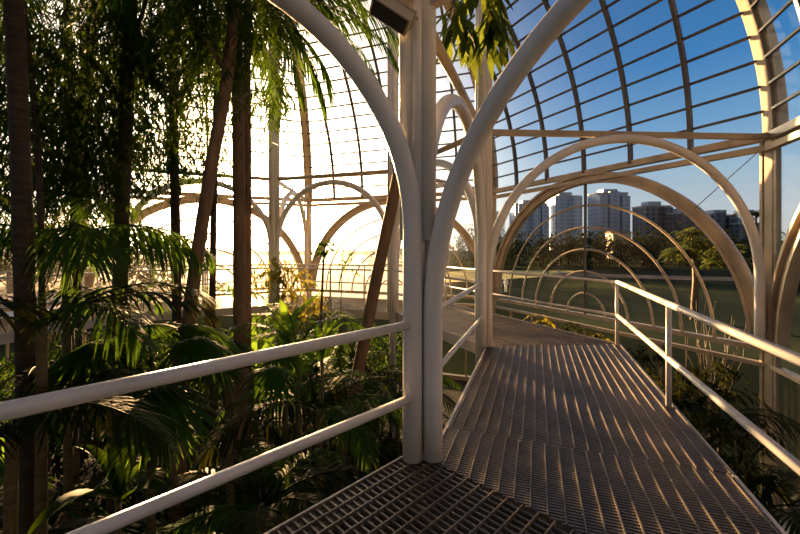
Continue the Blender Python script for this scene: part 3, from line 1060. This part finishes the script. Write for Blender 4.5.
for i, (px, py, dd, sc) in enumerate([(690, 440, 5.0, .7), (640, 390, 6.6, .75), (760, 480, 3.7, .6), (720, 400, 5.6, .65)]):
    p = site(px, py, dd)
    frond_palm(['palm fronds in the dark gap right of the grating, below the rail post', 'palm fronds in the gap under the arched window sill',
                'palm fronds in the lower right corner beyond the grating edge', 'palm fronds against the glass below the right railing'][i], p, V((p.x, p.y, max(.8, p.z - .25))), 7, ['shade'], 300 + i, sc, None, .04, 'small_palm', 'stem', 'palms beside the glass')

# ------------------------------------------------------------------ the park and the city beyond the glass
def strip(name, pts, z, mat, label, cat):
    b = MB(); b.add([V((x, y, z)) for x, y in pts], [tuple(range(len(pts)))])
    struct(name, b, mat, label=label, cat=cat)


def gp(px, py):
    d = (EYE) * F / (py - HOR)
    return ((px - 400) / F * d, d)


strip('sunlit_lawn', [gp(440, 283), gp(560, 276), gp(575, 271), gp(470, 270), gp(425, 274)], .02, M['sunlawn'], 'lawn strip coloured yellow to look sunlit, beyond the arched window', 'lawn')
strip('glare_ground', [gp(-250, 330), gp(430, 310), gp(440, 290), gp(436, 262), gp(440, 255), gp(-250, 255)], .015, M['path'], 'ground coloured pale for the glare outside the sunward glass', 'path')
strip('garden_path', [gp(545, 276), gp(760, 282), gp(760, 278), gp(560, 273)], .025, M['gpath'], 'narrow path crossing the park lawn', 'path')

r_ = random.Random(5)


def crown_mesh(seed, lm, rx, rz, z0, n=620, ll=.9, lw=.5):
    r = random.Random(seed)
    b = MB()
    lobes = [V((r.uniform(-.55, .55) * rx, r.uniform(-.55, .55) * rx, z0 + r.uniform(-.6, .5) * rz)) for _ in range(7)]
    for c in lobes:
        for _ in range(n // 7):
            q = V((r.gauss(0, 1), r.gauss(0, 1), r.gauss(0, 1))).normalized() * r.uniform(.7, 1.0)
            p = c + V((q.x * rx * .55, q.y * rx * .55, q.z * rz * .5))
            a = r.uniform(0, 6.28)
            leaflet(b, p, V((cos(a), sin(a), r.uniform(-.8, .3))), ll * r.uniform(.7, 1.4), lw * r.uniform(.7, 1.4), .3, 2)
    return b


protos = []
for i, (rx, rz, z0) in enumerate(((4.2, 4.6, 4.4), (3.6, 5.2, 4.8), (5.0, 4.2, 4.0))):
    t = thing('park_tree', 'dark round-headed tree in the belt beyond the park lawn', 'tree', (-60, 75 + 5 * i, 0), 'tree belt beyond the lawn')
    b = MB(); b.tube([V((-60, 75 + 5 * i, 0)), V((-59.8, 75 + 5 * i, 3.0)), V((-60, 75 + 5 * i, z0 + 1))], [.3, .22, .12], 7); part(t, 'trunk', b, M['bark'])
    b = crown_mesh(i, M['tree'], rx, rz, z0)
    o = bpy.data.objects.new('crown', b.mesh('crown', M['tree'])); link(o, t)
    protos.append(t)
first = [True] * 3
spots = []
for px in range(470, 790, 17):
    for d, hh in ((88, 5.6), (110, 7.4)):
        spots.append((px + r_.uniform(-6, 6), d + r_.uniform(-7, 7), hh * r_.uniform(.9, 1.2) / 6.3 * (1 - .12 * max(0, (px - 600) / 160))))
for px, d in ((800, 40), (835, 44), (870, 42), (905, 40), (940, 46)):
    spots.append((px, d, .95))
left_spots = [(-150 + 27 * i + r_.uniform(-8, 8), r_.uniform(36, 50), r_.uniform(.8, 1.15)) for i in range(12)]
for px in (380, 405, 428, 450):
    spots.append((px, 95, .8 * r_.uniform(.9, 1.1)))
for i, (px, d, sc) in enumerate(spots):
    k = i % 3
    x = (px - 400) / F * d
    if first[k]:
        first[k] = False
        protos[k].location = (x, d, 0); protos[k].scale = (sc, sc, sc)
    else:
        copy_tree(protos[k], (x, d, 0), r_.uniform(0, 6.28), sc)
for i, (px, d, sc) in enumerate(left_spots):
    copy_tree(protos[i % 3], ((px - 400) / F * d, d, 0), r_.uniform(0, 6.28), sc, 'round-headed tree outside the glass behind the jungle at the left', 'trees outside the west glass')
b = MB(); b.tube([site(757, 153, 6.75), site(694, 209, 7.2)], .008, 6)
solo('guy_wire', b, M['wire'], 'thin slanting wire across the pane between window arch and corner post', 'wire', tuple(site(757, 153, 6.75)))
# the lit tree just beyond the window
p = site(694, 300, 24)
t = thing('park_tree', 'tall sunlit tree with layered crown just outside the arched window', 'tree', (p.x, p.y, 0))
b = MB(); b.tube([V((p.x, p.y, 0)), V((p.x + .1, p.y, 2.5)), V((p.x - .1, p.y, 5.5))], [.22, .16, .08], 8); part(t, 'trunk', b, M['bark2'])
b = MB()
for (ox, z, rad, n) in ((-.7, 4.3, (.7, .7, .4), 40), (.1, 4.9, (.7, .7, .4), 40), (1.3, 4.0, (1.0, .8, .4), 50), (-.2, 5.6, (.5, .5, .3), 26), (1.9, 4.6, (.6, .6, .3), 26)):
    sprays(b, V((p.x + ox, p.y, z)), rad, n, .42, .18, r_, per=7, tw=.6, hang=.3)
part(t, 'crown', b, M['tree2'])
p = site(756, 212, 60)
t = thing('pine_tree', 'dark umbrella-topped pine standing above the roofs near the corner post', 'tree', (p.x, p.y, 0))
b = MB(); b.tube([V((p.x, p.y, 0)), V((p.x, p.y, p.z))], [.3, .12], 7); part(t, 'trunk', b, M['bark'])
b = MB(); sprays(b, p, (2.2, 2.0, .55), 90, .7, .2, r_, per=7, tw=.9, hang=.2); part(t, 'crown', b, M['tree'])
# bare twiggy bush
p = site(712, 330, 11.0)
t = thing('bare_bush', 'bare twiggy bush with pale crossing stems close outside the glass', 'bush', (p.x, p.y, 0))
for i in range(22):
    a = r_.uniform(0, 6.28); l = r_.uniform(1.3, 3.1)
    b = MB()
    q = V((p.x + .25 * cos(a), p.y + .25 * sin(a), 0)); e = q + V((cos(a) * .65 * r_.random() * l / 2, sin(a) * .6, l))
    b.tube([q, q.lerp(e, .5) + V((r_.uniform(-.25, .25), 0, 0)), e], [.020, .014, .005], 5)
    part(t, 'stem', b, M['dead' if i % 3 else 'bark2'])

# city
def tower(label, px0, px1, ytop, d, mat, blocks, name='tower_block'):
    x0 = (px0 - 400) / F * d; x1 = (px1 - 400) / F * d
    h = EYE + (HOR - ytop) / F * d
    cx = (x0 + x1) / 2; w = x1 - x0
    t = thing(name, label, 'building', (cx, d, 0), 'city towers beyond the park')
    b = MB(); b.box((cx, d + w * .3, h / 2 - .5), w / 2 * .92, w * .3, h / 2 - .5); part(t, 'tower_body', b, mat)
    for (o, ww, hh) in blocks:
        b = MB(); b.box((cx + o * w, d - .4, h * hh / 2), ww * w / 2, w * .12, h * hh / 2); part(t, 'facade_bay', b, mat)
    b = MB(); b.box((cx, d + w * .3, h + .8), w * .22, w * .18, 1.8); part(t, 'roof_house', b, M['tower2'])
    b = MB(); b.box((cx, d + w * .3, h - .7), w * .475, w * .32, .45); part(t, 'parapet', b, M['fascia'])


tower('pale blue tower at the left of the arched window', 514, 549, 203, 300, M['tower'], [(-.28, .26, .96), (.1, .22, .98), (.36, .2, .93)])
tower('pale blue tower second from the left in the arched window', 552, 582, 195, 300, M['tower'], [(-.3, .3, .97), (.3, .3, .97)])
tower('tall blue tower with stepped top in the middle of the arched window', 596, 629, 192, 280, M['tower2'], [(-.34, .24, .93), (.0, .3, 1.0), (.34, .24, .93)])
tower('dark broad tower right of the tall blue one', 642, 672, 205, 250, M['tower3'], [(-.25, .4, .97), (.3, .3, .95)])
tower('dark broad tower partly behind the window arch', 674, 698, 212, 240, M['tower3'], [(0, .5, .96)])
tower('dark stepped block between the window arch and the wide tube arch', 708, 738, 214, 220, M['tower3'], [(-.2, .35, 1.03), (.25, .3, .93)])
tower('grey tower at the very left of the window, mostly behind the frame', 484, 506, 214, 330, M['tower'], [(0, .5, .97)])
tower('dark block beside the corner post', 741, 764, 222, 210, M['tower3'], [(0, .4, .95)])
for lab, px, py, w, h, d in (('pale low house under the tall blue tower', 622, 233, 7, 7, 150),):
    p = site(px, py, d)
    t = thing('house', lab, 'building', (p.x, d, 0), 'low houses behind the trees')
    hh = p.z
    b = MB(); b.box((p.x, d + w * .4, hh / 2), w / 2, w * .4, hh / 2); part(t, 'wall_block', b, M['house'])
    b = MB()
    b.add([V((p.x - w * .55, d - .5, hh)), V((p.x + w * .55, d - .5, hh)), V((p.x + w * .55, d + w * .85, hh)), V((p.x - w * .55, d + w * .85, hh)),
           V((p.x - w * .55, d + w * .4, hh + 1)), V((p.x + w * .55, d + w * .4, hh + 1))], [(0, 1, 5, 4), (3, 4, 5, 2), (0, 4, 3), (1, 2, 5)])
    part(t, 'roof', b, M['gpath'])


# people far out on the lawn
def person(label, px, py, hgt, cloth, legs, seed):
    d = EYE * F / (py - HOR); x = (px - 400) / F * d
    s = hgt / 1.72
    t = thing('person', label, 'person', (x, d, 0), 'people far out in the park')
    b = MB()
    for sg in (-1, 1):
        b.tube([V((x + sg * .10 * s, d - .12 * s, .03)), V((x + sg * .10 * s, d, .05 * s)), V((x + sg * .10 * s, d + .02 * sg, .46 * s)), V((x + sg * .09 * s, d, .86 * s))], [.04 * s, .05 * s, .065 * s, .09 * s], 8)
    part(t, 'trousers', b, legs)
    b = MB()
    b.tube([V((x, d, .82 * s)), V((x, d, 1.0 * s)), V((x, d, 1.3 * s)), V((x, d, 1.43 * s)), V((x, d, 1.48 * s))], [.15 * s, .15 * s, .19 * s, .15 * s, .06 * s], 10)
    for sg in (-1, 1):
        b.tube([V((x + sg * .17 * s, d, 1.41 * s)), V((x + sg * .24 * s, d + .02, 1.12 * s)), V((x + sg * .22 * s, d - .1 * s, .84 * s))], [.055 * s, .045 * s, .035 * s], 7)
    part(t, 'jacket', b, cloth)
    b = MB()
    b.tube([V((x, d, 1.46 * s)), V((x, d, 1.53 * s)), V((x, d - .01, 1.58 * s)), V((x, d - .01, 1.66 * s)), V((x, d, 1.72 * s))], [.05 * s, .055 * s, .085 * s, .085 * s, .04 * s], 9)
    part(t, 'head', b, M['house'])


person('person in white clothes standing on the lawn, left one of the pale pair', 500, 293, 1.45, M['cloth_w'], M['cloth_w'], 1)
person('person in white clothes standing on the lawn, right one of the pale pair', 506, 292, 1.5, M['cloth_w'], M['cloth_w'], 2)
person('person in dark clothes at the far edge of the sunlit grass', 548, 275, 1.7, M['cloth_d'], M['cloth_d'], 3)
person('person in dark jacket and pale trousers at the far edge of the sunlit grass', 559, 274, 1.65, M['cloth_d'], M['house'], 4)

# ------------------------------------------------------------------ sky, sun, camera


def sky():
    w = bpy.data.worlds.new('evening_sky'); SC.world = w
    w.use_nodes = True
    nt = w.node_tree; nt.nodes.clear()
    out = nt.nodes.new('ShaderNodeOutputWorld'); bg = nt.nodes.new('ShaderNodeBackground')
    tc = N(nt, 'ShaderNodeTexCoord')
    nm = N(nt, 'ShaderNodeVectorMath', operation='NORMALIZE')
    nt.links.new(tc.outputs['Generated'], nm.inputs[0])
    sp = N(nt, 'ShaderNodeSeparateXYZ'); nt.links.new(nm.outputs[0], sp.inputs[0])
    base = ramp(nt, sp.outputs[2], [(0, (.95, .93, .86)), (.07, (.88, .96, 1.0)), (.16, (.58, .84, 1.06)), (.25, (.27, .60, 1.0)), (.37, (.09, .37, .84)), (.6, (.03, .19, .52)), (1, (.02, .10, .28))])
    sd = V((sin(SUN_AZ) * cos(SUN_EL), cos(SUN_AZ) * cos(SUN_EL), sin(SUN_EL)))
    dt = N(nt, 'ShaderNodeVectorMath', operation='DOT_PRODUCT')
    dt.inputs[1].default_value = sd
    nt.links.new(nm.outputs[0], dt.inputs[0])
    mxx = N(nt, 'ShaderNodeMath', operation='MAXIMUM'); mxx.inputs[1].default_value = 0
    nt.links.new(dt.outputs['Value'], mxx.inputs[0])
    back = N(nt, 'ShaderNodeMapRange'); back.inputs[1].default_value = .15; back.inputs[2].default_value = -.35
    back.inputs[3].default_value = 0.0; back.inputs[4].default_value = .85
    nt.links.new(sp.outputs[1], back.inputs[0])
    mxb = N(nt, 'ShaderNodeMix', data_type='RGBA')
    mxb.inputs[7].default_value = (.37, .32, .285, 1)  # unseen sky behind the camera, greyed as added warm fill light
    nt.links.new(back.outputs[0], mxb.inputs[0]); nt.links.new(base.outputs[0], mxb.inputs[6])
    cur = mxb.outputs[2]
    for power, col, amt in GLOW:
        pw = N(nt, 'ShaderNodeMath', operation='POWER'); pw.inputs[1].default_value = power
        nt.links.new(mxx.outputs[0], pw.inputs[0])
        mu = N(nt, 'ShaderNodeMath', operation='MULTIPLY'); mu.inputs[1].default_value = amt
        nt.links.new(pw.outputs[0], mu.inputs[0])
        vm = N(nt, 'ShaderNodeVectorMath', operation='SCALE'); vm.inputs[0].default_value = col
        nt.links.new(mu.outputs[0], vm.inputs['Scale'])
        ad = N(nt, 'ShaderNodeVectorMath', operation='ADD')
        nt.links.new(cur, ad.inputs[0]); nt.links.new(vm.outputs[0], ad.inputs[1])
        cur = ad.outputs[0]
    nt.links.new(cur, bg.inputs['Color'])
    bg.inputs['Strength'].default_value = 1.0
    nt.links.new(bg.outputs[0], out.inputs[0])


GLOW = [(11, (1.0, .84, .60), 6.5), (18, (1.0, .76, .44), 12.0), (60, (1.0, .70, .34), 20.0), (900, (1.0, .82, .55), 60.0)]
sky()
sl = bpy.data.lights.new('sun', 'SUN')
sl.energy = 62.0; sl.angle = radians(.8); sl.color = (1.0, .58, .24)
so = bpy.data.objects.new('sun', sl); link(so)
so.rotation_euler = (V((0, 0, 0)) - V((sin(SUN_AZ) * cos(SUN_EL), cos(SUN_AZ) * cos(SUN_EL), sin(SUN_EL)))).to_track_quat('-Z', 'Y').to_euler()

cam = bpy.data.cameras.new('camera'); co = bpy.data.objects.new('camera', cam); link(co)
co.location = (0, 0, EYE); co.rotation_euler = (pi / 2, 0, 0)
cam.sensor_width = 36; cam.lens = 36 * F / 800
cam.shift_y = -20 / 800
cam.clip_start = .05; cam.clip_end = 2000
SC.camera = co
SC.view_settings.view_transform = 'Standard'
SC.view_settings.look = 'None'
SC.view_settings.exposure = -0.75
SC.cycles.use_denoising = True
SC.cycles.transparent_max_bounces = 32
SC.cycles.max_bounces = 8
